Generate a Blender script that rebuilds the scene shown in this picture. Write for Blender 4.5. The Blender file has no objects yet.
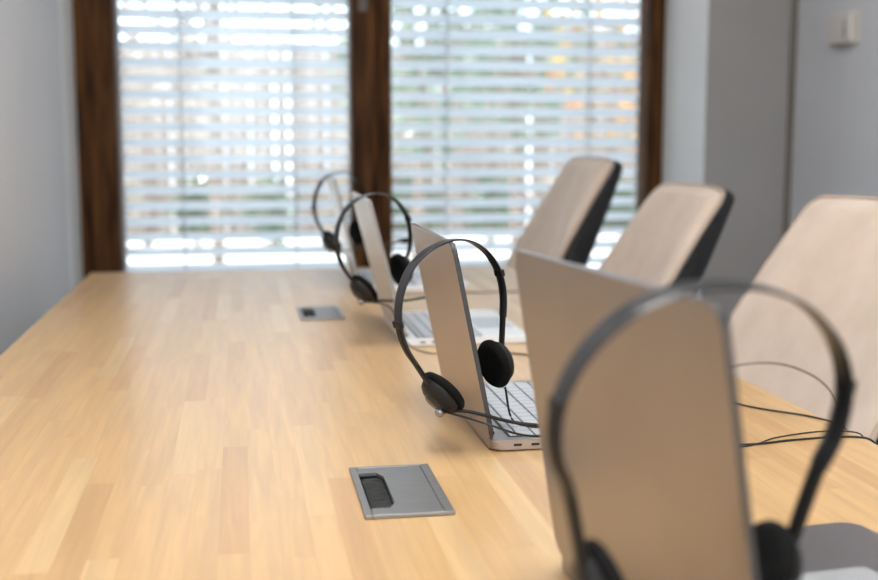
import bpy, bmesh, math, random
from mathutils import Vector, Matrix
random.seed(7)
sc = bpy.context.scene
C = sc.collection
R = math.radians

# ------------------------------------------------------------ camera, world, lights, exposure
TABLE = 0.75
EYE = 1.095
cam_d = bpy.data.cameras.new('camera'); cam = bpy.data.objects.new('camera', cam_d); C.objects.link(cam)
cam_d.sensor_width = 36.0; cam_d.lens = 1160 * 36.0 / 878
cam.location = (0, 0, EYE)
cam.rotation_euler = (R(90 - 7.562), 0, R(-9.699))
cam_d.clip_start = 0.02; cam_d.clip_end = 200
cam_d.dof.use_dof = True; cam_d.dof.focus_distance = 1.27; cam_d.dof.aperture_fstop = 3.9
sc.camera = cam
sc.view_settings.view_transform = 'Standard'; sc.view_settings.look = 'None'
sc.view_settings.gamma = 1; sc.view_settings.use_curve_mapping = False
sc.view_settings.exposure = 0.12
sc.cycles.use_denoising = True
sc.cycles.max_bounces = 10; sc.cycles.transparent_max_bounces = 16
sc.cycles.sample_clamp_indirect = 8

world = bpy.data.worlds.new('sky'); sc.world = world; world.use_nodes = True
wn = world.node_tree; wn.nodes.clear()
wo = wn.nodes.new('ShaderNodeOutputWorld'); wb = wn.nodes.new('ShaderNodeBackground')
wb.inputs['Color'].default_value = (0.80, 0.89, 1.0, 1); wb.inputs['Strength'].default_value = 3.6
wn.links.new(wb.outputs[0], wo.inputs[0])

def light(name, kind, loc, rot, energy, color=(1, 1, 1), size=None, portal=False):
    d = bpy.data.lights.new(name, kind); o = bpy.data.objects.new(name, d); C.objects.link(o)
    o.location = loc; o.rotation_euler = rot; d.energy = energy; d.color = color
    if kind == 'AREA':
        d.shape = 'RECTANGLE'; d.size, d.size_y = size
        d.cycles.is_portal = portal
    return o
sun = light('sun', 'SUN', (-5, 12, 8), (0, 0, 0), 7.0, (1.0, 0.94, 0.86)); sun.data.angle = R(0.6)
sun.rotation_euler = Vector((0.86, -0.22, -0.62)).to_track_quat('-Z', 'Y').to_euler()
# added fill light behind the camera, set at an unseen back window, and sky portal on the blinds' side
light('fill_back_window', 'AREA', (0.55, -2.35, 1.5), (R(90), 0, 0), 10, (1.0, 0.985, 0.97), (1.9, 1.5))
light('sky_portal', 'AREA', (0.46, 4.25, 1.25), (R(-90), 0, 0), 1, (1, 1, 1), (2.0, 2.3), portal=True)

# ------------------------------------------------------------ materials
def mat(name, col, rough=0.6, metal=0.0, spec=0.5, **kw):
    m = bpy.data.materials.new(name); m.use_nodes = True
    b = m.node_tree.nodes['Principled BSDF']
    b.inputs['Base Color'].default_value = (*col, 1); b.inputs['Roughness'].default_value = rough
    b.inputs['Metallic'].default_value = metal; b.inputs['Specular IOR Level'].default_value = spec
    for k, v in kw.items(): b.inputs[k.replace('_', ' ')].default_value = v
    return m
def N(m, t, **kw):
    n = m.node_tree.nodes.new(t)
    for k, v in kw.items(): setattr(n, k, v)
    return n
def L(m, a, b): m.node_tree.links.new(a, b)
def coords(m, kind='Object', scale=(1, 1, 1)):
    tc = N(m, 'ShaderNodeTexCoord'); mp = N(m, 'ShaderNodeMapping'); mp.inputs['Scale'].default_value = scale
    L(m, tc.outputs[kind], mp.inputs['Vector']); return mp.outputs['Vector']
def noise_mat(name, c1, c2, scale=8, rough=0.6, stretch=(1, 1, 1), bump=0.0, bscale=60, detail=4, lo=0.35, hi=0.65, **kw):
    m = mat(name, c1, rough, **kw); b = m.node_tree.nodes['Principled BSDF']
    v = coords(m, scale=stretch)
    n = N(m, 'ShaderNodeTexNoise'); n.inputs['Scale'].default_value = scale; n.inputs['Detail'].default_value = detail
    L(m, v, n.inputs['Vector'])
    r = N(m, 'ShaderNodeValToRGB'); r.color_ramp.elements[0].color = (*c1, 1); r.color_ramp.elements[1].color = (*c2, 1)
    r.color_ramp.elements[0].position = lo; r.color_ramp.elements[1].position = hi
    L(m, n.outputs['Fac'], r.inputs['Fac']); L(m, r.outputs['Color'], b.inputs['Base Color'])
    if bump:
        n2 = N(m, 'ShaderNodeTexNoise'); n2.inputs['Scale'].default_value = bscale; L(m, v, n2.inputs['Vector'])
        bp = N(m, 'ShaderNodeBump'); bp.inputs['Strength'].default_value = bump; bp.inputs['Distance'].default_value = 0.002
        L(m, n2.outputs['Fac'], bp.inputs['Height']); L(m, bp.outputs['Normal'], b.inputs['Normal'])
    return m

def table_wood():
    m = mat('beech_staves', (0.7, 0.45, 0.25), 0.42, spec=0.6, Coat_Weight=0.6, Coat_Roughness=0.27); b = m.node_tree.nodes['Principled BSDF']
    tc = N(m, 'ShaderNodeTexCoord'); sp = N(m, 'ShaderNodeSeparateXYZ'); L(m, tc.outputs['Object'], sp.inputs[0])
    def math_(op, a, bb=None, val=None):
        n = N(m, 'ShaderNodeMath', operation=op)
        L(m, a, n.inputs[0])
        if bb is not None: L(m, bb, n.inputs[1])
        if val is not None: n.inputs[1].default_value = val
        return n.outputs[0]
    xs = math_('DIVIDE', sp.outputs['X'], val=0.0265); row = math_('FLOOR', xs)
    wn1 = N(m, 'ShaderNodeTexWhiteNoise', noise_dimensions='1D'); L(m, row, wn1.inputs['W'])
    ys = math_('DIVIDE', sp.outputs['Y'], val=0.34)
    off = math_('MULTIPLY', wn1.outputs['Value'], val=9.0)
    yo = math_('ADD', ys, off); cell = math_('FLOOR', yo)
    cb = N(m, 'ShaderNodeCombineXYZ'); L(m, row, cb.inputs[0]); L(m, cell, cb.inputs[1])
    wn2 = N(m, 'ShaderNodeTexWhiteNoise', noise_dimensions='3D'); L(m, cb.outputs[0], wn2.inputs['Vector'])
    rp = N(m, 'ShaderNodeValToRGB'); e = rp.color_ramp.elements
    e[0].position = 0; e[0].color = (0.50, 0.29, 0.12, 1); e[1].position = 1; e[1].color = (0.61, 0.41, 0.195, 1)
    k = e.new(0.22); k.color = (0.545, 0.335, 0.14, 1); k = e.new(0.8); k.color = (0.575, 0.36, 0.158, 1)
    L(m, wn2.outputs['Value'], rp.inputs['Fac'])
    # grain running along the staves, shifted stave by stave
    mp = N(m, 'ShaderNodeMapping'); mp.inputs['Scale'].default_value = (95, 5, 30)
    ad = N(m, 'ShaderNodeVectorMath', operation='ADD'); sc_ = N(m, 'ShaderNodeVectorMath', operation='SCALE')
    sc_.inputs['Scale'].default_value = 3.0; L(m, wn2.outputs['Color'], sc_.inputs[0])
    L(m, tc.outputs['Object'], ad.inputs[0]); L(m, sc_.outputs[0], ad.inputs[1]); L(m, ad.outputs[0], mp.inputs['Vector'])
    n = N(m, 'ShaderNodeTexNoise'); n.inputs['Scale'].default_value = 1.0; n.inputs['Detail'].default_value = 6
    n.inputs['Distortion'].default_value = 0.6; L(m, mp.outputs['Vector'], n.inputs['Vector'])
    g = N(m, 'ShaderNodeMapRange'); g.inputs['From Min'].default_value = 0.3; g.inputs['From Max'].default_value = 0.7
    g.inputs['To Min'].default_value = 0.84; g.inputs['To Max'].default_value = 1.08; L(m, n.outputs['Fac'], g.inputs['Value'])
    mx = N(m, 'ShaderNodeMix', data_type='RGBA', blend_type='MULTIPLY'); mx.inputs['Factor'].default_value = 1
    L(m, rp.outputs['Color'], mx.inputs['A']); L(m, g.outputs[0], mx.inputs['B'])
    # hairline joints
    fr = math_('FRACT', xs); fa = math_('SUBTRACT', fr, val=0.5); fb = math_('ABSOLUTE', fa); jn = math_('GREATER_THAN', fb, val=0.485)
    fy = math_('FRACT', yo); fya = math_('SUBTRACT', fy, val=0.5); fyb = math_('ABSOLUTE', fya); jy = math_('GREATER_THAN', fyb, val=0.4975)
    j = math_('MAXIMUM', jn, jy); jj = math_('MULTIPLY', j, val=0.15)
    mx2 = N(m, 'ShaderNodeMix', data_type='RGBA'); L(m, jj, mx2.inputs['Factor']); L(m, mx.outputs['Result'], mx2.inputs['A'])
    mx2.inputs['B'].default_value = (0.36, 0.2, 0.09, 1)
    L(m, mx2.outputs['Result'], b.inputs['Base Color'])
    rr = N(m, 'ShaderNodeMapRange'); rr.inputs['To Min'].default_value = 0.36; rr.inputs['To Max'].default_value = 0.5
    L(m, n.outputs['Fac'], rr.inputs['Value']); L(m, rr.outputs[0], b.inputs['Roughness'])
    return m

M = {}
M['wood'] = table_wood()
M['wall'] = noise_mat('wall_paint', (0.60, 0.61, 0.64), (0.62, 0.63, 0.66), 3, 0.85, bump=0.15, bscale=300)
M['wall_shaded'] = noise_mat('wall_paint_shaded', (0.315, 0.30, 0.29), (0.33, 0.315, 0.305), 3, 0.85, bump=0.15, bscale=300)  # warm grey paint, darkened to carry the window wall's backlit shade
M['reveal'] = noise_mat('reveal_paint', (0.80, 0.81, 0.82), (0.83, 0.84, 0.85), 5, 0.8)
M['ceiling'] = noise_mat('ceiling_paint', (0.80, 0.80, 0.79), (0.83, 0.83, 0.82), 3, 0.9)
M['floor'] = noise_mat('floor_vinyl', (0.30, 0.27, 0.24), (0.36, 0.33, 0.29), 4, 0.5, stretch=(1, 8, 1))
M['frame'] = noise_mat('dark_stained_timber', (0.030, 0.011, 0.004), (0.125, 0.052, 0.015), 3.5, 0.6, stretch=(14, 14, 1.2), bump=0.2, bscale=20, detail=6, spec=0.12)
M['slat'] = noise_mat('blind_aluminium', (0.60, 0.645, 0.70), (0.64, 0.685, 0.74), 3, 0.42)
M['cord'] = mat('blind_cord', (0.30, 0.31, 0.33), 0.8)
M['silver'] = noise_mat('brushed_aluminium', (0.66, 0.63, 0.60), (0.69, 0.66, 0.63), 6, 0.42, metal=0.9)
M['space'] = noise_mat('anodised_table_tint', (0.42, 0.365, 0.33), (0.44, 0.385, 0.35), 6, 0.36, metal=1.0)  # warm reflection of the tabletop put into the metal colour
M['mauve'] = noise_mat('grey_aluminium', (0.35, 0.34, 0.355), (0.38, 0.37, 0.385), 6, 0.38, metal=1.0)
M['pale'] = noise_mat('aluminium_window_sheen', (0.74, 0.75, 0.76), (0.78, 0.79, 0.80), 6, 0.45, metal=0.35)  # window reflection on the far laptop bases put into a lighter colour
M['edge'] = mat('dark_edge', (0.05, 0.05, 0.055), 0.5)
M['rim'] = mat('grey_edge', (0.28, 0.26, 0.25), 0.55)
M['well'] = mat('keyboard_well', (0.02, 0.02, 0.022), 0.6)
M['key'] = mat('key_cap_glare', (0.42, 0.44, 0.47), 0.45)  # black keys coloured grey, window glare put into the colour
M['glassblack'] = mat('screen_glass', (0.006, 0.006, 0.008), 0.08)
M['port'] = mat('port_recess', (0.01, 0.01, 0.012), 0.5)
M['pad'] = mat('trackpad_glass', (0.50, 0.51, 0.53), 0.3, metal=0.5)
M['band'] = noise_mat('graphite_headband', (0.018, 0.019, 0.021), (0.024, 0.025, 0.028), 20, 0.3, spec=0.5)
M['blackpl'] = noise_mat('black_plastic', (0.012, 0.012, 0.013), (0.018, 0.018, 0.019), 20, 0.42, spec=0.22)
M['foam'] = noise_mat('black_foam', (0.004, 0.004, 0.004), (0.008, 0.008, 0.008), 300, 0.95, bump=0.5, bscale=900, spec=0.2)
M['chrome'] = mat('grey_metal', (0.35, 0.35, 0.36), 0.25, metal=0.9)
M['cable'] = mat('black_cable', (0.010, 0.010, 0.011), 0.4)
M['fabric'] = noise_mat('beige_velour', (0.57, 0.455, 0.365), (0.63, 0.515, 0.425), 14, 0.85, bump=0.35, bscale=500, detail=8, Sheen_Weight=0.25, spec=0.25)
M['piping'] = mat('beige_piping', (0.46, 0.355, 0.28), 0.8)
M['seam'] = mat('stitching', (0.10, 0.075, 0.055), 0.8)
M['blackfab'] = noise_mat('black_mesh_fabric', (0.010, 0.010, 0.011), (0.022, 0.022, 0.024), 90, 0.75, bump=0.4, bscale=500)
M['gmetal'] = noise_mat('grommet_aluminium', (0.27, 0.268, 0.265), (0.31, 0.308, 0.305), 40, 0.42, stretch=(1, 12, 1), metal=0.75)
M['brush'] = noise_mat('brush_bristles', (0.006, 0.006, 0.006), (0.035, 0.035, 0.035), 60, 0.8, stretch=(1, 16, 1))
M['cream'] = mat('cream_plastic', (0.62, 0.58, 0.53), 0.5)
M['mark'] = mat('printed_mark', (0.05, 0.06, 0.06), 0.6)
M['taupe'] = mat('taupe_finish', (0.17, 0.145, 0.125), 0.7)
M['paving'] = noise_mat('pale_paving', (0.78, 0.77, 0.75), (0.85, 0.84, 0.82), 1.5, 0.8)
M['fence'] = noise_mat('weathered_boards', (0.24, 0.165, 0.12), (0.52, 0.42, 0.35), 2, 0.8, stretch=(6, 6, 0.5))
M['bark'] = noise_mat('bark', (0.12, 0.085, 0.06), (0.30, 0.23, 0.18), 8, 0.9, stretch=(3, 3, 0.5))
M['leafA'] = noise_mat('green_leaves', (0.04, 0.09, 0.045), (0.20, 0.27, 0.15), 3, 0.18, spec=1.0)
M['leafB'] = noise_mat('autumn_leaves', (0.60, 0.17, 0.03), (0.55, 0.42, 0.08), 2, 0.35, spec=0.7)
M['leafC'] = noise_mat('pale_dry_leaves', (0.30, 0.23, 0.17), (0.60, 0.53, 0.44), 3, 0.3, spec=0.8)
def glass():
    m = bpy.data.materials.new('window_glass'); m.use_nodes = True; nt = m.node_tree; nt.nodes.clear()
    o = nt.nodes.new('ShaderNodeOutputMaterial'); mx = nt.nodes.new('ShaderNodeMixShader')
    t = nt.nodes.new('ShaderNodeBsdfTransparent'); g = nt.nodes.new('ShaderNodeBsdfGlossy'); fr = nt.nodes.new('ShaderNodeFresnel')
    g.inputs['Roughness'].default_value = 0.02; fr.inputs['IOR'].default_value = 1.35
    t.inputs['Color'].default_value = (0.95, 0.97, 0.97, 1)
    nt.links.new(fr.outputs[0], mx.inputs[0]); nt.links.new(t.outputs[0], mx.inputs[1]); nt.links.new(g.outputs[0], mx.inputs[2])
    nt.links.new(mx.outputs[0], o.inputs[0]); return m
M['glass'] = glass()

# ------------------------------------------------------------ mesh helpers
def link_mesh(name, bm, m, parent=None, smooth=False):
    me = bpy.data.meshes.new(name); bmesh.ops.recalc_face_normals(bm, faces=bm.faces[:]); bm.to_mesh(me); bm.free()
    if smooth:
        for p in me.polygons: p.use_smooth = True
    for mm in (m if isinstance(m, (list, tuple)) else [m]): me.materials.append(mm)
    o = bpy.data.objects.new(name, me); C.objects.link(o)
    if parent is not None: o.parent = parent
    return o
def box(bm, x0, x1, y0, y1, z0, z1, bev=0.0, seg=2, mi=0):
    r = bmesh.ops.create_cube(bm, size=1.0)
    vs = r['verts']
    for v in vs: v.co = Vector(((x0 + x1) / 2 + v.co.x * (x1 - x0), (y0 + y1) / 2 + v.co.y * (y1 - y0), (z0 + z1) / 2 + v.co.z * (z1 - z0)))
    fs = {f for v in vs for f in v.link_faces}
    for f in fs: f.material_index = mi
    if bev:
        es = list({e for v in vs for e in v.link_edges})
        bmesh.ops.bevel(bm, geom=es, offset=bev, segments=seg, affect='EDGES', profile=0.5)
def slab(bm, x0, x1, y0, y1, z0, z1, r, seg=6, bev=0.0):
    """plate with rounded vertical corners"""
    pts = []
    for cx, cy, a0 in ((x1 - r, y1 - r, 0), (x0 + r, y1 - r, 90), (x0 + r, y0 + r, 180), (x1 - r, y0 + r, 270)):
        for i in range(seg + 1):
            a = R(a0 + 90 * i / seg); pts.append((cx + r * math.cos(a), cy + r * math.sin(a)))
    lo = [bm.verts.new((x, y, z0)) for x, y in pts]; hi = [bm.verts.new((x, y, z1)) for x, y in pts]
    n = len(pts); f1 = bm.faces.new(lo[::-1]); f2 = bm.faces.new(hi)
    for i in range(n): bm.faces.new((lo[i], lo[(i + 1) % n], hi[(i + 1) % n], hi[i]))
    if bev:
        es = [e for f in (f1, f2) for e in f.edges]
        bmesh.ops.bevel(bm, geom=es, offset=bev, segments=2, affect='EDGES', profile=0.5)
def cyl(bm, p0, p1, r0, r1=None, seg=20):
    p0 = Vector(p0); p1 = Vector(p1); r1 = r0 if r1 is None else r1
    d = (p1 - p0); q = d.to_track_quat('Z', 'Y').to_matrix()
    a = []; b = []
    for i in range(seg):
        t = 2 * math.pi * i / seg; u = q @ Vector((math.cos(t), math.sin(t), 0))
        a.append(bm.verts.new(p0 + u * r0)); b.append(bm.verts.new(p1 + u * r1))
    for i in range(seg): bm.faces.new((a[i], a[(i + 1) % seg], b[(i + 1) % seg], b[i]))
    bm.faces.new(a[::-1]); bm.faces.new(b)
def cr(pts, n=8):
    """catmull-rom through points"""
    P = [Vector(p) for p in pts]; P = [2 * P[0] - P[1]] + P + [2 * P[-1] - P[-2]]; out = []
    for i in range(1, len(P) - 2):
        for k in range(n):
            t = k / n; a, b, c, d = P[i - 1:i + 3]
            out.append(0.5 * ((2 * b) + (c - a) * t + (2 * a - 5 * b + 4 * c - d) * t * t + (3 * b - a - 3 * c + d) * t ** 3))
    out.append(P[-2]); return out
def sweep(bm, path, section, closed=False, fixed=None):
    """sweep a closed 2-D section; section(i, n) gives points (along fixed axis, along normal)"""
    n = len(path); rings = []
    up = Vector((0, 0, 1))
    for i, p in enumerate(path):
        t = (path[(i + 1) % n] - path[i - 1]) if closed else (path[min(i + 1, n - 1)] - path[max(i - 1, 0)])
        t.normalize()
        a = Vector(fixed) if fixed is not None else (up if abs(t.dot(up)) < 0.95 else Vector((0, 1, 0)))
        b = t.cross(a).normalized(); a = b.cross(t).normalized()
        rings.append([bm.verts.new(p + a * s + b * q) for s, q in section(i, n)])
    m = len(rings[0])
    for i in range(n if closed else n - 1):
        r0 = rings[i]; r1 = rings[(i + 1) % n]
        for k in range(m): bm.faces.new((r0[k], r0[(k + 1) % m], r1[(k + 1) % m], r1[k]))
    if not closed: bm.faces.new(rings[0][::-1]); bm.faces.new(rings[-1])
def tube(bm, path, r, seg=10, closed=False):
    sweep(bm, path, lambda i, n: [(math.cos(2 * math.pi * k / seg) * r, math.sin(2 * math.pi * k / seg) * r) for k in range(seg)], closed)
def lathe(bm, prof, mtx, seg=32):
    """prof: (radius, height) around local z, transformed by mtx"""
    rings = []
    for r, h in prof:
        if r < 1e-6: rings.append([bm.verts.new(mtx @ Vector((0, 0, h)))])
        else: rings.append([bm.verts.new(mtx @ Vector((r * math.cos(2 * math.pi * k / seg), r * math.sin(2 * math.pi * k / seg), h))) for k in range(seg)])
    for a, b in zip(rings, rings[1:]):
        for k in range(seg):
            k2 = (k + 1) % seg
            if len(a) == 1 and len(b) == 1: continue
            if len(a) == 1: bm.faces.new((a[0], b[k], b[k2]))
            elif len(b) == 1: bm.faces.new((a[k], a[k2], b[0]))
            else: bm.faces.new((a[k], a[k2], b[k2], b[k]))
def thing(name, label, cat, loc=(0, 0, 0), rot=(0, 0, 0), group=None):
    o = bpy.data.objects.new(name, None); C.objects.link(o); o.empty_display_size = 0.05
    o.location = loc; o.rotation_euler = rot; o['label'] = label; o['category'] = cat
    if group: o['group'] = group
    return o
def struct(name, bm, m, parent=None):
    o = link_mesh(name, bm, m, parent)
    if parent is None: o['kind'] = 'structure'
    return o
def one(name, m, *boxes, bev=0.0):
    bm = bmesh.new()
    for b in boxes: box(bm, *b, bev=bev)
    return struct(name, bm, m)

# ------------------------------------------------------------ room shell
XL, XR, YW, YB, H = -0.502, 1.758, 3.53, -2.5, 2.7
OX0, OX1, YO = -0.513, 1.462, 4.0           # window opening and outer face of the wall
one('floor', M['floor'], (XL - 0.2, XR + 0.2, YB - 0.2, YO, -0.1, 0.0))
one('ceiling', M['ceiling'], (XL - 0.2, XR + 0.2, YB - 0.2, YO, H, H + 0.15))
one('wall_left', M['wall'], (XL - 0.2, XL, YB, YW, 0, H))
one('wall_right', M['wall'], (XR, XR + 0.2, YB, YO, 0, H))
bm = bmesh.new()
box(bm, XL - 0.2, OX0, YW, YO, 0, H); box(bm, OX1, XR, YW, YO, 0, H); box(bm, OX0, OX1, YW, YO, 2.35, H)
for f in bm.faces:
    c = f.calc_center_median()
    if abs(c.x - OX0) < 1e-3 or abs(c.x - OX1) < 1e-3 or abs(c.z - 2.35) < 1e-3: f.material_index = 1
struct('wall_front', bm, [M['wall_shaded'], M['reveal']])
bm = bmesh.new()
box(bm, XL - 0.2, -0.4, YB - 0.2, YB, 0, H); box(bm, 1.5, XR + 0.2, YB - 0.2, YB, 0, H)
box(bm, -0.4, 1.5, YB - 0.2, YB, 0, 0.75); box(bm, -0.4, 1.5, YB - 0.2, YB, 2.25, H)
struct('wall_back', bm, M['wall'])
one('corner_strip_1', M['taupe'], (XR - 0.020, XR, YW - 0.012, YW, 0.08, H), bev=0.003)  # narrow dark taupe strip standing in the corner
one('baseboard_left', M['cream'], (XL, XL + 0.012, YB, YW, 0, 0.07))
one('baseboard_right', M['cream'], (XR - 0.012, XR, YB, YW, 0, 0.07))

# ceiling lamp above the table, out of the picture
M['lamp'] = mat('lamp_diffuser', (0.9, 0.9, 0.9), 0.5, Emission_Color=(1.0, 0.985, 0.96, 1), Emission_Strength=13.5)
for yy in (-0.5, 1.2):
    t = thing('ceiling_light', 'flat white ceiling light panel above the table, the one %s the camera' % ('behind' if yy < 0 else 'in front of'), 'light', (0.2, yy, H))
    bm = bmesh.new(); box(bm, -0.32, 0.32, -0.62, 0.62, -0.035, 0.0, bev=0.004); link_mesh('housing', bm, M['cream'], t)
    bm = bmesh.new(); box(bm, -0.30, 0.30, -0.60, 0.60, -0.038, -0.0352); link_mesh('diffuser', bm, M['lamp'], t)

# main window: timber frame with two sashes
YF = 3.90
def window_frame(name, members, panes):
    bm = bmesh.new()
    for b in members: box(bm, *b, bev=0.004)
    w = struct(name, bm, M['frame'])
    bm = bmesh.new()
    for b in panes: box(bm, *b)
    link_mesh('pane', bm, M['glass'], w)
    return w
w1 = window_frame('window_1', [
    (OX0, -0.478, YF + 0.012, YO, 0.02, 2.35), (-0.478, -0.388, YF, YO - 0.02, 0.06, 2.33),          # left frame + stile
    (0.372, 0.456, YF - 0.012, YO - 0.02, 0.06, 2.33), (0.462, 0.507, YF, YO - 0.02, 0.06, 2.33), (0.452, 0.466, YF + 0.02, YO - 0.02, 0.06, 2.33),
    (1.402, OX1, YF, YO, 0.02, 2.35),
    (-0.478, 0.372, YF + 0.002, YO - 0.02, 0.0, 0.13), (0.507, 1.402, YF + 0.002, YO - 0.02, 0.0, 0.13),
    (-0.478, 0.372, YF + 0.002, YO - 0.02, 2.22, 2.35), (0.507, 1.402, YF + 0.002, YO - 0.02, 2.22, 2.35)],
    [(-0.388, 0.372, 3.944, 3.952, 0.13, 2.22), (0.507, 1.402, 3.944, 3.952, 0.13, 2.22)])
bm = bmesh.new()   # espagnolette handle at the meeting stiles, just reaching into the top of the picture
box(bm, 0.395, 0.425, YF - 0.026, YF - 0.012, 1.50, 1.66, bev=0.004); cyl(bm, (0.41, YF - 0.026, 1.63), (0.41, YF - 0.06, 1.63), 0.008)
box(bm, 0.40, 0.42, YF - 0.07, YF - 0.055, 1.54, 1.64, bev=0.004)
link_mesh('handle', bm, M['taupe'], w1)
w2 = window_frame('added_window', [(-0.4, -0.32, YB - 0.12, YB - 0.05, 0.75, 2.25), (1.42, 1.5, YB - 0.12, YB - 0.05, 0.75, 2.25), (0.51, 0.59, YB - 0.12, YB - 0.05, 0.75, 2.25),
    (-0.32, 1.42, YB - 0.12, YB - 0.05, 0.75, 0.83), (-0.32, 1.42, YB - 0.12, YB - 0.05, 2.17, 2.25)],
    [(-0.32, 1.42, YB - 0.09, YB - 0.082, 0.83, 2.17)])  # unseen back window, added to go with the fill light

# outside venetian blinds
def blind(label, x0, x1, cords):
    t = thing('venetian_blind', label, 'blind', ((x0 + x1) / 2, 4.07, 0.05))
    cx = (x0 + x1) / 2; hw = (x1 - x0) / 2
    bm = bmesh.new(); pitch = 0.0535; tilt = R(37); n = int(2.2 / pitch); W = 0.052
    for i in range(n):
        z = 0.06 + i * pitch; rows = []
        jz = random.uniform(-0.0008, 0.0008); jt = tilt + R(random.uniform(-1.2, 1.2))
        for k in range(7):
            s = (k / 6 - 0.5); crown = 0.004 * (1 - (2 * s) ** 2)
            # inner edge high, outer edge low
            y = s * W * math.cos(jt) + crown * math.sin(jt); zz = z + jz - s * W * math.sin(jt) + crown * math.cos(jt)
            rows.append([bm.verts.new((-hw, y, zz)), bm.verts.new((hw, y, zz)), bm.verts.new((hw, y, zz - 0.0006)), bm.verts.new((-hw, y, zz - 0.0006))])
        for a, b in zip(rows, rows[1:]):
            bm.faces.new((a[0], a[1], b[1], b[0])); bm.faces.new((a[3], b[3], b[2], a[2]))
        a = rows[0]; bm.faces.new((a[0], a[3], a[2], a[1])); a = rows[-1]; bm.faces.new((a[0], a[1], a[2], a[3]))
    link_mesh('slats', bm, M['slat'], t, smooth=False)
    bm = bmesh.new(); box(bm, -hw, hw, -0.03, 0.03, 0.0, 0.02, bev=0.004); link_mesh('bottom_rail', bm, M['slat'], t)
    bm = bmesh.new(); box(bm, -hw, hw, -0.03, 0.03, 2.24, 2.30, bev=0.004); link_mesh('head_rail', bm, M['slat'], t)
    for c in cords:
        bm = bmesh.new()
        for yy in (-0.024, 0.024): box(bm, c - cx - 0.0022, c - cx + 0.0022, yy - 0.0012, yy + 0.0012, 0.01, 2.25)
        link_mesh('ladder_cord', bm, M['cord'], t)
    for s in (-1, 1):
        bm = bmesh.new(); box(bm, s * hw + (0.001 if s > 0 else -0.016), s * hw + (0.016 if s > 0 else -0.001), -0.012, 0.012, -0.04, 2.30)
        link_mesh('guide_rail', bm, M['cord'], t)
blind('pale blue-grey venetian blind behind the left window pane', -0.385, 0.375, (-0.19, 0.19))
blind('pale blue-grey venetian blind behind the right window pane', 0.512, 1.425, (0.72, 1.235))

# ------------------------------------------------------------ garden outside
one('ground', M['paving'], (-14, 18, YO, 30, -0.12, -0.02))
t = thing('board_fence', 'weathered brown board fence at the far side of the garden behind the blinds', 'fence', (1.2, 12.2, -0.02))
bm = bmesh.new(); x = -7.5
while x < 8.5:
    w = random.uniform(0.10, 0.14); box(bm, x, x + w, -0.012, 0.012, 0.06, (2.05 if x < 0.9 else 2.3) + random.uniform(-0.09, 0.09)); x += w + random.choice((0.004, 0.006, 0.005, 0.012, 0.005, 0.035, 0.004, 0.01))
link_mesh('board_panel', bm, M['fence'], t)
for z in (0.4, 1.75):
    bm = bmesh.new(); box(bm, -7.5, 8.5, 0.012, 0.05, z, z + 0.09); link_mesh('rail', bm, M['bark'], t)
for i in range(7):
    bm = bmesh.new(); box(bm, -7.4 + i * 2.6, -7.3 + i * 2.6, 0.012, 0.11, 0, 2.0); link_mesh('post', bm, M['bark'], t)
def leaves(bm, cen, rad, n, size, seed):
    rnd = random.Random(seed)
    for _ in range(n):
        while True:
            p = Vector((rnd.uniform(-1, 1), rnd.uniform(-1, 1), rnd.uniform(-1, 1)))
            if 0.25 < p.length < 1: break
        c = Vector(cen) + Vector((p.x * rad[0], p.y * rad[1], p.z * rad[2]))
        nrm = Vector((rnd.gauss(0, 1), rnd.gauss(0, 1), rnd.gauss(0.6, 1))).normalized()
        q = nrm.to_track_quat('Z', 'Y').to_matrix(); s = size * rnd.uniform(0.6, 1.3); rt = Matrix.Rotation(rnd.uniform(0, 6.28), 3, 'Z')
        pts = [(0, -s, 0), (s * 0.42, -s * 0.1, s * .12), (0, s, 0), (-s * 0.42, -s * 0.1, s * .12)]
        bm.faces.new([bm.verts.new(c + q @ (rt @ Vector(v))) for v in pts])
def plant(name, label, cat, loc, h, rad, n, size, m, seed, group, trunk=0.05, cr_z=None):
    t = thing(name, label, cat, loc, group=group); rnd = random.Random(seed)
    bm = bmesh.new(); cz = cr_z if cr_z is not None else h - rad[2]
    tube(bm, cr([(0, 0, -0.02), (rnd.uniform(-.05, .05), 0, cz * 0.5), (rnd.uniform(-.1, .1), 0, cz), (rnd.uniform(-.1, .1), 0, cz + rad[2] * .6)]), trunk, 8)
    for k in range(9 if trunk > 0.03 else 5):
        a = rnd.uniform(0, 6.28); z0 = cz * rnd.uniform(0.5, 1.0)
        tube(bm, cr([(0, 0, z0), (math.cos(a) * rad[0] * .4, math.sin(a) * rad[1] * .4, z0 + rad[2] * .3), (math.cos(a) * rad[0] * .85, math.sin(a) * rad[1] * .85, z0 + rad[2] * rnd.uniform(.4, .9))], 4), trunk * 0.3, 6)
    link_mesh('trunk', bm, M['bark'], t)
    bm = bmesh.new(); leaves(bm, (0, 0, cz), rad, n, size, seed); link_mesh('foliage', bm, m, t)
    return t
for i in range(13):
    x = -3.3 + i * 0.72
    plant('garden_shrub', 'low %s shrub at the foot of the garden fence, blurred behind the blinds' % ('green' if i % 3 else 'pale dry'), 'shrub', (x, 11.45 + 0.15 * math.sin(i * 2.1), -0.02), 0.75, (0.29, 0.29, 0.34), 330, 0.055, M['leafA'] if i % 3 else M['leafC'], 30 + i, 'green shrubs along the garden fence' if i % 3 else 'pale dry shrubs along the garden fence', 0.02)
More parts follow.
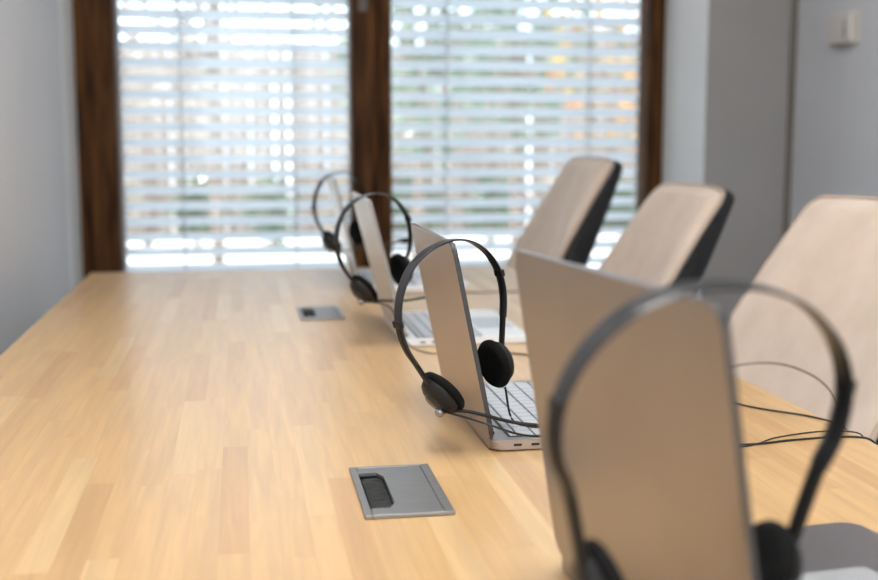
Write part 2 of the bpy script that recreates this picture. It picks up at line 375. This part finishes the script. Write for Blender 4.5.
trees = [(-2.1, 9.0, 3.4, 'leafC', 'bare pale-leaved tree beyond the left edge of the left blind'), (-0.2, 10.4, 3.6, 'leafC', 'pale dry-leaved tree behind the middle of the left blind'),
         (1.35, 9.0, 3.5, 'leafA', 'green tree behind the left side of the right blind'), (2.5, 10.4, 3.9, 'leafA', 'green tree behind the middle of the right blind'),
         (3.1, 8.7, 3.2, 'leafB', 'orange and yellow-leaved tree behind the right side of the right blind'), (4.2, 10.5, 3.8, 'leafA', 'green tree at the far right behind the right blind')]
for i, (x, y, h, k, lb) in enumerate(trees):
    plant('garden_tree', lb, 'tree', (x, y, -0.02), h, (0.8, 0.6, h * .38), 600 if k == 'leafC' else 1700 if k == 'leafA' else 700, 0.06, M[k], 60 + i, 'trees in the garden', 0.055)

# ------------------------------------------------------------ table
TX0, TX1, TY0, TY1 = -0.380, 0.701, -0.55, 3.045
tb = thing('conference_table', 'long conference table with a pale butcher-block wooden top', 'table', ((TX0 + TX1) / 2, (TY0 + TY1) / 2, 0))
hx, hy = (TX1 - TX0) / 2, (TY1 - TY0) / 2; tcx, tcy = (TX0 + TX1) / 2, (TY0 + TY1) / 2
GR = [(0.1465, 1.090), (0.149, 2.250), (0.149, 0.06)]     # cable boxes, 82 x 162 mm
top = bmesh.new(); holes = sorted((gy - tcy, gx - tcx) for gx, gy in GR)
y = -hy; gw, gl = 0.037, 0.076
def tslab(x0, x1, y0, y1): box(top, x0, x1, y0, y1, TABLE - 0.042, TABLE)
for gy, gx in holes:
    tslab(-hx, hx, y, gy - gl); tslab(-hx, gx - gw, gy - gl, gy + gl); tslab(gx + gw, hx, gy - gl, gy + gl); y = gy + gl
tslab(-hx, hx, y, hy)
bmesh.ops.remove_doubles(top, verts=top.verts[:], dist=1e-5)
bad = [f for f in top.faces if any(g is not f and (g.calc_center_median() - f.calc_center_median()).length < 1e-5 for v in f.verts for g in v.link_faces)]
bmesh.ops.delete(top, geom=bad, context='FACES_ONLY')
link_mesh('tabletop', top, M['wood'], tb)
bm = bmesh.new()
for s in (-1, 1): box(bm, s * (hx - 0.09) - 0.02, s * (hx - 0.09) + 0.02, -hy + 0.15, hy - 0.15, TABLE - 0.09, TABLE - 0.042)
for yy in (-hy + 0.15, hy - 0.19): box(bm, -hx + 0.11, hx - 0.11, yy, yy + 0.04, TABLE - 0.09, TABLE - 0.042)
link_mesh('underframe', bm, M['blackpl'], tb)
for sx in (-1, 1):
    for sy in (-1, 1):
        bm = bmesh.new(); box(bm, sx * (hx - 0.09) - 0.03, sx * (hx - 0.09) + 0.03, sy * (hy - 0.17) - 0.03, sy * (hy - 0.17) + 0.03, 0, TABLE - 0.09, bev=0.003)
        link_mesh('leg', bm, M['blackpl'], tb)

# cable boxes let into the top
def cable_box(label, cx, cy):
    t = thing('cable_box', label, 'cable grommet', (cx, cy, TABLE), group='cable boxes in the table')
    w, l = 0.0415, 0.079
    bm = bmesh.new(); z0, z1 = 0.0002, 0.0042
    box(bm, -w, -w + 0.007, -l, l, z0, z1, bev=0.0008); box(bm, w - 0.0087, w, -l, l, z0, z1, bev=0.0008)
    box(bm, -w + 0.007, w - 0.0087, -l, -l + 0.0045, z0, z1, bev=0.0008); box(bm, -w + 0.007, w - 0.0087, l - 0.0045, l, z0, z1, bev=0.0008)
    # lining of the recess
    box(bm, -0.0368, -0.0355, -0.0755, 0.0755, -0.05, z0); box(bm, 0.0355, 0.0368, -0.0755, 0.0755, -0.05, z0)
    box(bm, -0.0368, 0.0368, -0.0755, -0.074, -0.05, z0); box(bm, -0.0368, 0.0368, 0.074, 0.0755, -0.05, z0)
    link_mesh('frame', bm, M['gmetal'], t)
    bm = bmesh.new()   # lid with the notch for cables on its left
    lx0, lx1 = -w + 0.0075, w - 0.010; ly0, ly1 = -l + 0.005, l - 0.005; nx = -0.010; ny0, ny1 = -0.058, 0.056
    ch = 0.006
    poly = [(lx0, ly0), (lx1, ly0), (lx1, ly1), (lx0, ly1), (lx0, ny1), (nx - ch, ny1), (nx, ny1 - ch * 2.4), (nx, ny0 + ch * 2.4), (nx - ch, ny0), (lx0, ny0)]
    lo = [bm.verts.new((x, y, 0.0005)) for x, y in poly]; hi = [bm.verts.new((x, y, 0.0036)) for x, y in poly]
    bm.faces.new(lo[::-1]); bm.faces.new(hi)
    for i in range(len(poly)): bm.faces.new((lo[i], lo[(i + 1) % len(poly)], hi[(i + 1) % len(poly)], hi[i]))
    link_mesh('lid', bm, M['gmetal'], t)
    bm = bmesh.new(); box(bm, w - 0.0100, w - 0.0087, ly0, ly1, 0.0005, 0.0030); link_mesh('hinge_strip', bm, M['edge'], t)
    bm = bmesh.new(); box(bm, -0.031, -0.008, ny0 - 0.004, ny1 + 0.004, -0.008, -0.0035)
    rnd = random.Random(3)
    for i in range(90):
        yy = ny0 + (ny1 - ny0) * i / 89; q = rnd.uniform(-0.0015, 0.0015)
        cyl(bm, (-0.030, yy + q, -0.003), (-0.011, yy - q, -0.0015 + rnd.uniform(-.0008, .0008)), 0.0005, seg=4)
    link_mesh('brush', bm, M['brush'], t)
    bm = bmesh.new(); box(bm, -0.035, 0.035, -0.0735, 0.0735, -0.05, -0.048); link_mesh('tray', bm, M['port'], t)
cable_box('grey metal cable box with brush slot, in the table nearest the camera', *GR[0])
cable_box('small grey metal cable box farther down the table near the third laptop', *GR[1])

# ------------------------------------------------------------ laptops
def laptop(label, hinge, rotz, width, depth, lid, lean, m, rim, ports=True):
    """hinge = near hinge corner; the keyboard runs to local +X, the width to local +Y"""
    t = thing('laptop', label, 'laptop', (hinge[0], hinge[1], TABLE), (0, 0, rotz), 'open laptops along the table')
    bm = bmesh.new()
    slab(bm, 0.0, depth, 0, width, 0.0016, 0.0125, 0.011, bev=0.0018)
    base = link_mesh('base', bm, m if rim else M['pale'], t)
    for fx in (0.02, depth - 0.02):
        for fy in (0.03, width - 0.03):
            bm = bmesh.new(); cyl(bm, (fx, fy, 0), (fx, fy, 0.0025), 0.007); link_mesh('rubber_foot', bm, M['blackpl'], base)
    if ports:
        for px_ in (0.030, 0.050):
            bm = bmesh.new(); box(bm, px_ - 0.0048, px_ + 0.0048, -0.0003, 0.002, 0.0052, 0.0085, bev=0.0008); link_mesh('port', bm, M['port'], base)
    # keyboard
    kx0, kx1 = 0.024, 0.024 + 0.108; ky0 = width / 2 - 0.1375; ky1 = width / 2 + 0.1375
    bm = bmesh.new(); slab(bm, kx0 - 0.002, kx1 + 0.002, ky0 - 0.002, ky1 + 0.002, 0.01255, 0.0128, 0.003)
    kb = link_mesh('keyboard', bm, M['well'], t)
    rows = [([1] * 14, 0.5), ([1] * 13 + [1.5], 1), ([1.5] + [1] * 13, 1), ([1.8] + [1] * 11 + [1.7], 1), ([2.3] + [1] * 10 + [2.2], 1), ([1, 1, 1, 1.25, 5, 1.25, 1, 1, 1, 1], 1)]
    tot = sum(r[1] for r in rows); x = kx0
    for ks, hgt in rows:
        hh = (kx1 - kx0) * hgt / tot; sc_ = (ky1 - ky0) / sum(ks); y = ky0
        for wd in ks:
            bm = bmesh.new(); box(bm, x + 0.0011, x + hh - 0.0011, y + 0.0011, y + wd * sc_ - 0.0011, 0.0128, 0.0139, bev=0.0004, seg=1)
            link_mesh('key', bm, M['key'], kb); y += wd * sc_
        x += hh
    bm = bmesh.new(); slab(bm, kx1 + 0.010, min(depth - 0.006, kx1 + 0.086), width / 2 - 0.06, width / 2 + 0.06, 0.01252, 0.0127, 0.003); link_mesh('trackpad', bm, M['pad'], t)
    bm = bmesh.new(); cyl(bm, (0.006, 0.03, 0.0125), (0.006, width - 0.03, 0.0125), 0.0048, seg=14); link_mesh('hinge', bm, M['edge'], t)
    # lid, leaning back to local -X
    th = 0.0048
    rot = Matrix.Rotation(-lean, 4, 'Y'); org = Matrix.Translation((0.004, 0, 0.0135))
    def place(o): o.data.transform(org @ rot); return o
    bm = bmesh.new(); slab(bm, 0, lid, 0, width, 0, th, 0.012, 8, bev=0.0016)
    for v in bm.verts: v.co = Vector((v.co.z - th, v.co.y, v.co.x))
    bm.normal_update()
    for f in bm.faces:
        if abs(f.normal.y) > 0.3: f.material_index = 1  # side edges coloured darker: rubber rim plus the room's dim reflection painted in
    ld = place(link_mesh('lid', bm, [m, M['edge'] if rim else M['rim']], t))
    bm = bmesh.new(); slab(bm, 0.002, lid - 0.002, 0.002, width - 0.002, 0, 0.0010, 0.010, 8)
    for v in bm.verts: v.co = Vector((v.co.z, v.co.y, v.co.x))
    place(link_mesh('screen_bezel', bm, M['glassblack'] if rim else M['edge'], ld))
    bm = bmesh.new(); slab(bm, 0.016, lid - 0.008, 0.007, width - 0.007, 0.0010, 0.0013, 0.003, 4)
    for v in bm.verts: v.co = Vector((v.co.z, v.co.y, v.co.x))
    place(link_mesh('screen', bm, M['glassblack'], ld))
    return t
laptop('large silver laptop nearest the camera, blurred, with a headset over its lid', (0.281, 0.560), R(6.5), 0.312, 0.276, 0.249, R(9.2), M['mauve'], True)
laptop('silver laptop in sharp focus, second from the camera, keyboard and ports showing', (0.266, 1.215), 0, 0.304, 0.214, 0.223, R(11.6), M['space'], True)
laptop('silver laptop third from the camera, between the sharp one and the farthest', (0.262, 1.866), 0, 0.304, 0.214, 0.236, R(14.2), M['silver'], False)
laptop('farthest silver laptop, close to the window end of the table', (0.256, 2.555), R(-1), 0.335, 0.250, 0.246, R(12.5), M['silver'], False)

# ------------------------------------------------------------ headsets
def headset(label, loc, yaw, roll, hw=0.073, ext_l=0.012, ext_r=0.0, drop=0.135, boom=0.13, cable=None, cable2=None, bsag=0.0, tilt=24, tilt_r=6, bw=1.0, pitch=0, cup_k=1.0, boom_dir=(0.86, -0.50)):
    """hangs from its top at loc; local -X arm carries the microphone"""
    t = thing('headset', label, 'headset', loc, (R(pitch), R(roll), R(yaw)), 'wired headsets hung over the laptop lids')
    k = hw / 0.075; d = drop / 0.135
    half = [(0, 0), (.022 * k, -.0025 * d), (.044 * k, -.0125 * d), (.062 * k, -.031 * d), (.072 * k, -.052 * d), (.075 * k, -.072 * d), (.0725 * k, -.093 * d), (.066 * k, -.112 * d)]
    full = [(-x, 0, z) for x, z in half[::-1]] + [(x, 0, z) for x, z in half[1:]]
    path = cr(full, 6)
    def sec(i, n):
        s = abs(i / (n - 1) - 0.5) * 2; w = (0.0072 - 0.0016 * s) * bw; th = 0.0011
        return [(-w, -th * .5), (-w * .7, -th), (w * .7, -th), (w, -th * .5), (w, th * .5), (w * .7, th), (-w * .7, th), (-w, th * .5)]
    bm = bmesh.new(); sweep(bm, path, sec, fixed=(0, 1, 0)); band = link_mesh('headband', bm, M['band'], t, smooth=False)
    for s, ext in ((-1, ext_l), (1, ext_r)):
        pts = [(s * .0752 * k, 0, -.062 * d), (s * .0755 * k, 0, -.078 * d), (s * (.0725 * k), 0, -.095 * d), (s * .066 * k, 0, -.112 * d), (s * .0545 * k * cup_k, 0, -.132 * d - ext), (s * .051 * k * cup_k, 0, -.139 * d - ext)]
        bm = bmesh.new()
        def sec2(i, n):
            w = (0.0042 - 0.0010 * i / n) * bw; th = 0.0023 * bw
            return [(-w, -th * .6), (-w * .6, -th), (w * .6, -th), (w, -th * .6), (w, th * .6), (w * .6, th), (-w * .6, th), (-w, th * .6)]
        sweep(bm, cr(pts, 5), sec2, fixed=(0, 1, 0)); link_mesh('slider_arm', bm, M['blackpl'], t)
        # clip where the slider leaves the band
        bm = bmesh.new(); p = Vector(pts[0]); box(bm, p.x - 0.0028, p.x + 0.0028, -0.0064, 0.0064, p.z - 0.004, p.z + 0.004, bev=0.001); link_mesh('band_clip', bm, M['blackpl'], t)
        cen = Vector((s * .046 * k * cup_k, 0, -.148 * d - ext))
        tl = R(tilt if s < 0 else tilt_r); ax = Vector((-s * math.cos(tl), 0.08 * s, math.sin(tl))).normalized()      # pad looks inward and up
        mt = Matrix.Translation(cen) @ ax.to_track_quat('Z', 'Y').to_matrix().to_4x4()
        bm = bmesh.new(); lathe(bm, [(0, -.010), (.010, -.0098), (.017, -.008), (.0225, -.004), (.0245, 0.000), (.0245, .003), (0, .003)], mt)
        cup = link_mesh('ear_cup', bm, M['blackpl'], t, smooth=True)
        bm = bmesh.new(); lathe(bm, [(0, .0032), (.0255, .0032), (.0283, .0060), (.0285, .0085), (.0265, .0115), (.022, .0135), (.012, .0120), (0, .0110)], mt)
        link_mesh('ear_pad', bm, M['foam'], cup, smooth=True)
        bm = bmesh.new(); lathe(bm, [(0, -.0122), (.0105, -.0118), (.0115, -.0100), (.0115, -.0085), (0, -.0085)], mt, 24)
        link_mesh('cap_disc', bm, M['band'], cup, smooth=True)
        if s == -1:
            piv = mt @ Vector((0, 0, -.012)) + Vector((0.004, -0.004, -0.011))
    bm = bmesh.new()
    bmesh.ops.create_uvsphere(bm, u_segments=16, v_segments=10, radius=0.0056, matrix=Matrix.Translation(piv)); link_mesh('boom_pivot', bm, M['chrome'], t, smooth=True)
    bx, by = boom_dir
    bp = [piv, piv + Vector((bx * .03, by * .03, -.005)), piv + Vector((bx * boom * .55, by * boom * .55, -.015 - bsag * .5)), piv + Vector((bx * boom, by * boom, -.019 - bsag))]
    bm = bmesh.new(); tube(bm, cr(bp, 8), 0.0021, 8); bo = link_mesh('microphone_boom', bm, M['blackpl'], t, smooth=True)
    e0, e1 = bp[-1], bp[-1] + (bp[-1] - bp[-2]).normalized() * 0.013
    mt = Matrix.Translation(e0) @ (e1 - e0).to_track_quat('Z', 'Y').to_matrix().to_4x4()
    bm = bmesh.new(); lathe(bm, [(0, -.004), (.0035, -.003), (.0035, .002), (.0062, .004), (.0068, .010), (.0058, .016), (0, .018)], mt, 18)
    link_mesh('microphone', bm, M['foam'], bo, smooth=True)
    for cb_, first in ((cable, True), (cable2, False)):   # world
        if not cb_: continue
        inv = (Matrix.Translation(Vector(loc)) @ Matrix.Rotation(R(yaw), 4, 'Z') @ Matrix.Rotation(R(roll), 4, 'Y') @ Matrix.Rotation(R(pitch), 4, 'X')).inverted()
        pts = ([piv + Vector((0.002, 0, 0.001))] if first else []) + [inv @ Vector(p) for p in cb_]
        bm = bmesh.new(); tube(bm, cr(pts, 8), 0.0013, 8); link_mesh('cable', bm, M['cable'], t, smooth=True)
    return t
Z = TABLE + 0.0015
headset('large blurred black headset nearest the camera, over the nearest laptop', (0.2500, 0.578, 1.0165), 8, 0, pitch=8, hw=0.089, bw=1.35, cup_k=1.02, ext_l=0.027, ext_r=0.028, tilt_r=24,
        cable=[(0.20, 0.50, 0.80), (0.215, 0.47, 0.7525), (0.30, 0.44, Z), (0.45, 0.47, Z), (0.60, 0.46, Z), (0.69, 0.50, Z), (0.715, 0.52, 0.74), (0.718, 0.53, 0.71), (0.72, 0.53, 0.67)])
headset('black headset in sharp focus hung on the second laptop', (0.2080, 1.226, 0.9790), 30, -17, boom_dir=(0.71, -0.71), cup_k=1.0, hw=0.0755, ext_l=0.012, ext_r=0.012, bsag=0.03, boom=0.15,
        cable2=[(0.292, 1.262, 0.812), (0.300, 1.262, 0.775), (0.318, 1.255, 0.767), (0.35, 1.245, 0.767), (0.40, 1.222, 0.769), (0.43, 1.214, 0.7695)],
        cable=[(0.245, 1.175, 0.795), (0.29, 1.17, 0.78), (0.34, 1.19, 0.772), (0.42, 1.21, 0.768), (0.49, 1.21, 0.765), (0.51, 1.205, Z), (0.56, 1.193, Z), (0.62, 1.203, Z), (0.685, 1.205, Z), (0.708, 1.19, 0.748), (0.715, 1.18, 0.72), (0.717, 1.18, 0.68)])
headset('black headset hung on the third laptop, in front of the dark window post', (0.2010, 1.892, 0.9985), 30, -14, hw=0.076, ext_l=0.002, ext_r=-0.006,
        cable=[(0.235, 1.84, 0.82), (0.255, 1.82, 0.77), (0.29, 1.80, Z), (0.36, 1.79, Z), (0.45, 1.75, Z), (0.56, 1.55, Z), (0.63, 1.378, Z), (0.69, 1.30, Z), (0.712, 1.262, 0.745), (0.718, 1.255, 0.715), (0.72, 1.25, 0.67)])
headset('farthest black headset, against the left blind on the farthest laptop', (0.2085, 2.585, 1.014), 35, -10, hw=0.073, ext_l=0.002, ext_r=-0.004, boom=0.165, bsag=-0.012,
        cable=[(0.23, 2.53, 0.83), (0.25, 2.51, 0.77), (0.30, 2.49, Z), (0.42, 2.49, Z), (0.52, 2.50, Z), (0.66, 2.49, Z), (0.705, 2.48, 0.749), (0.712, 2.48, 0.72), (0.715, 2.48, 0.68)])

# ------------------------------------------------------------ loose cables on the table's right edge
bm = bmesh.new()
p = cr([(0.46, 1.178, Z), (0.55, 1.186, Z), (0.60, 1.215, Z), (0.66, 1.232, Z), (0.700, 1.225, Z), (0.7125, 1.218, 0.744), (0.718, 1.213, 0.715), (0.72, 1.21, 0.67)], 8)
tube(bm, p, 0.0009, 8)
o = link_mesh('charging_cable', bm, M['cable'], None, smooth=True)
o['label'] = 'thin black cable looping over the table edge beside the nearest beige chair'; o['category'] = 'cable'

# ------------------------------------------------------------ chairs
def chair(label, loc, yaw, top=0.985, wt=0.195, wb=0.245, seam=True, recl=1.0, wrap=1.0):
    """faces local -X; origin on the floor below the seat centre"""
    t = thing('office_chair', label, 'chair', (loc[0], loc[1], 0), (0, 0, R(yaw)), 'beige upholstered chairs along the table')
    z0 = 0.47; r = 0.032
    zs = [z0 + (top - r - z0) * i / 22 for i in range(22)] + [top - r + r * math.sin(R(a)) for a in (0, 12, 25, 38, 50, 62, 72, 81, 87, 90)]
    def hwid(z):
        q = (z - z0) / (top - z0); base = wb + (wt - wb) * max(0, q) ** 1.15 - 0.03 * max(0, 0.3 - q)
        if z > top - r: base = base - r + math.sqrt(max(0, r * r - (z - top + r) ** 2))
        return base
    def mid(s, z):
        q = (z - z0) / (top - z0)
        x = 0.17 + recl * (0.15 * q + 0.075 * q * q)
        x -= wrap * (0.075 * (1 - q) + 0.018) * abs(s) ** 2.6
        return x
    S = [-1, -.97, -.92, -.84, -.72, -.56, -.38, -.19, 0, .19, .38, .56, .72, .84, .92, .97, 1]
    def pt(s, z, off): 
        return Vector((mid(s, z) + off, s * hwid(z), z + 0.004 * (1 - s * s) * max(0, (z - z0) / (top - z0)) ** 4))
    def seam_z(s): return 0.722 - 0.075 * abs(s) ** 2.2
    def prof(s, z):
        e = max(0.0, 1 - abs(s) ** 8) * (1 - max(0, (z - (top - r)) / r) ** 6)
        g = 1.0
        low = 0.012 * max(0, min(1, (seam_z(s) - z) / 0.05))
        return e * (0.034 * g + low)
    def panel(front, back):
        bm = bmesh.new(); F = [[bm.verts.new(pt(s, z, front(s, z))) for s in S] for z in zs]; B = [[bm.verts.new(pt(s, z, back(s, z))) for s in S] for z in zs]
        n, m = len(zs), len(S)
        for i in range(n - 1):
            for j in range(m - 1):
                bm.faces.new((F[i][j], F[i][j + 1], F[i + 1][j + 1], F[i + 1][j])); bm.faces.new((B[i][j], B[i + 1][j], B[i + 1][j + 1], B[i][j + 1]))
            bm.faces.new((F[i][0], F[i + 1][0], B[i + 1][0], B[i][0])); bm.faces.new((F[i][-1], B[i][-1], B[i + 1][-1], F[i + 1][-1]))
        for j in range(m - 1):
            bm.faces.new((F[0][j], B[0][j], B[0][j + 1], F[0][j + 1])); bm.faces.new((F[-1][j], F[-1][j + 1], B[-1][j + 1], B[-1][j]))
        return bm
    def sub(o):
        md = o.modifiers.new('smooth', 'SUBSURF'); md.levels = 1; md.render_levels = 2
    br = link_mesh('backrest', panel(lambda s, z: -0.004 - prof(s, z), lambda s, z: 0.004), M['fabric'], t, smooth=True); sub(br)
    bs = link_mesh('back_shell', panel(lambda s, z: 0.005, lambda s, z: 0.014 + (0.062 - 0.040 * max(0, (z - z0) / (top - z0)) ** 4) * max(0, 1 - abs(s) ** 9) * (1 - max(0, (z - top + r) / r) ** 4)), M['blackfab'], t, smooth=True); sub(bs)
    # piping round the outline of the cushion
    out = [pt(-1, z, -0.003) for z in zs] + [pt(s, zs[-1], -0.003) for s in S[1:-1]] + [pt(1, z, -0.003) for z in zs[::-1]]
    bm = bmesh.new(); tube(bm, out, 0.0052, 8); link_mesh('piping', bm, M['piping'], br, smooth=True)
    if seam:
        sp = [pt(s, seam_z(s), -0.0052 - 0.034 * max(0.0, 1 - abs(s) ** 8)) for s in [i / 20 * 0.92 for i in range(-20, 21)]]
        bm = bmesh.new(); tube(bm, sp, 0.0016, 6); link_mesh('seam', bm, M['seam'], br, smooth=True)
    bm = bmesh.new(); slab(bm, -0.27, 0.19, -0.235, 0.235, 0.40, 0.475, 0.09, 8, bev=0.025); st = link_mesh('seat', bm, M['fabric'], t, smooth=False)
    bm = bmesh.new(); slab(bm, -0.24, 0.22, -0.215, 0.215, 0.385, 0.40, 0.08, 8); link_mesh('seat_pan', bm, M['blackfab'], t)
    bm = bmesh.new(); cyl(bm, (0, 0, 0.10), (0, 0, 0.25), 0.028); cyl(bm, (0, 0, 0.25), (0, 0, 0.39), 0.016); link_mesh('gas_column', bm, M['blackpl'], t)
    base = bmesh.new(); cyl(base, (0, 0, 0.075), (0, 0, 0.12), 0.04)
    bo = link_mesh('star_base', base, M['blackpl'], t)
    for k in range(5):
        a = R(72 * k + 20); c, s_ = math.cos(a), math.sin(a)
        bm = bmesh.new(); cyl(bm, (0.03 * c, 0.03 * s_, 0.10), (0.27 * c, 0.27 * s_, 0.072), 0.019, 0.012, 12); link_mesh('leg', bm, M['blackpl'], bo)
        bm = bmesh.new(); cyl(bm, (0.27 * c - 0.022 * s_, 0.27 * s_ + 0.022 * c, 0.028), (0.27 * c + 0.022 * s_, 0.27 * s_ - 0.022 * c, 0.028), 0.028)
        cyl(bm, (0.27 * c, 0.27 * s_, 0.028), (0.27 * c, 0.27 * s_, 0.075), 0.007); link_mesh('caster', bm, M['blackpl'], bo)
    return t
chair('large beige padded chair nearest the camera at the right table edge', (0.66, 1.705), 0, top=0.985, wt=0.268, wb=0.298)
chair('beige padded chair with black back, the middle one of three', (0.625, 2.48), 0, top=0.980)
chair('farthest beige padded chair, in front of the right blind', (0.565, 3.04), 0, top=1.03)

# ------------------------------------------------------------ thermostat on the right wall
t = thing('thermostat', 'small cream thermostat box high on the right wall', 'thermostat', (XR, 3.215, 1.405))
bm = bmesh.new(); box(bm, -0.008, 0, -0.078, 0.078, -0.048, 0.048, bev=0.002); link_mesh('back_plate', bm, M['cream'], t)
bm = bmesh.new(); box(bm, -0.030, -0.008, -0.074, 0.050, -0.044, 0.044, bev=0.006, seg=4); cv = link_mesh('cover', bm, M['cream'], t)
bm = bmesh.new()
box(bm, -0.0306, -0.030, -0.046, -0.042, -0.022, 0.018); box(bm, -0.0306, -0.030, -0.052, -0.034, -0.010, -0.006)
box(bm, -0.0306, -0.030, -0.046, -0.034, 0.014, 0.018); box(bm, -0.0306, -0.030, -0.052, -0.034, -0.026, -0.022)
link_mesh('printed_symbol', bm, M['mark'], cv)
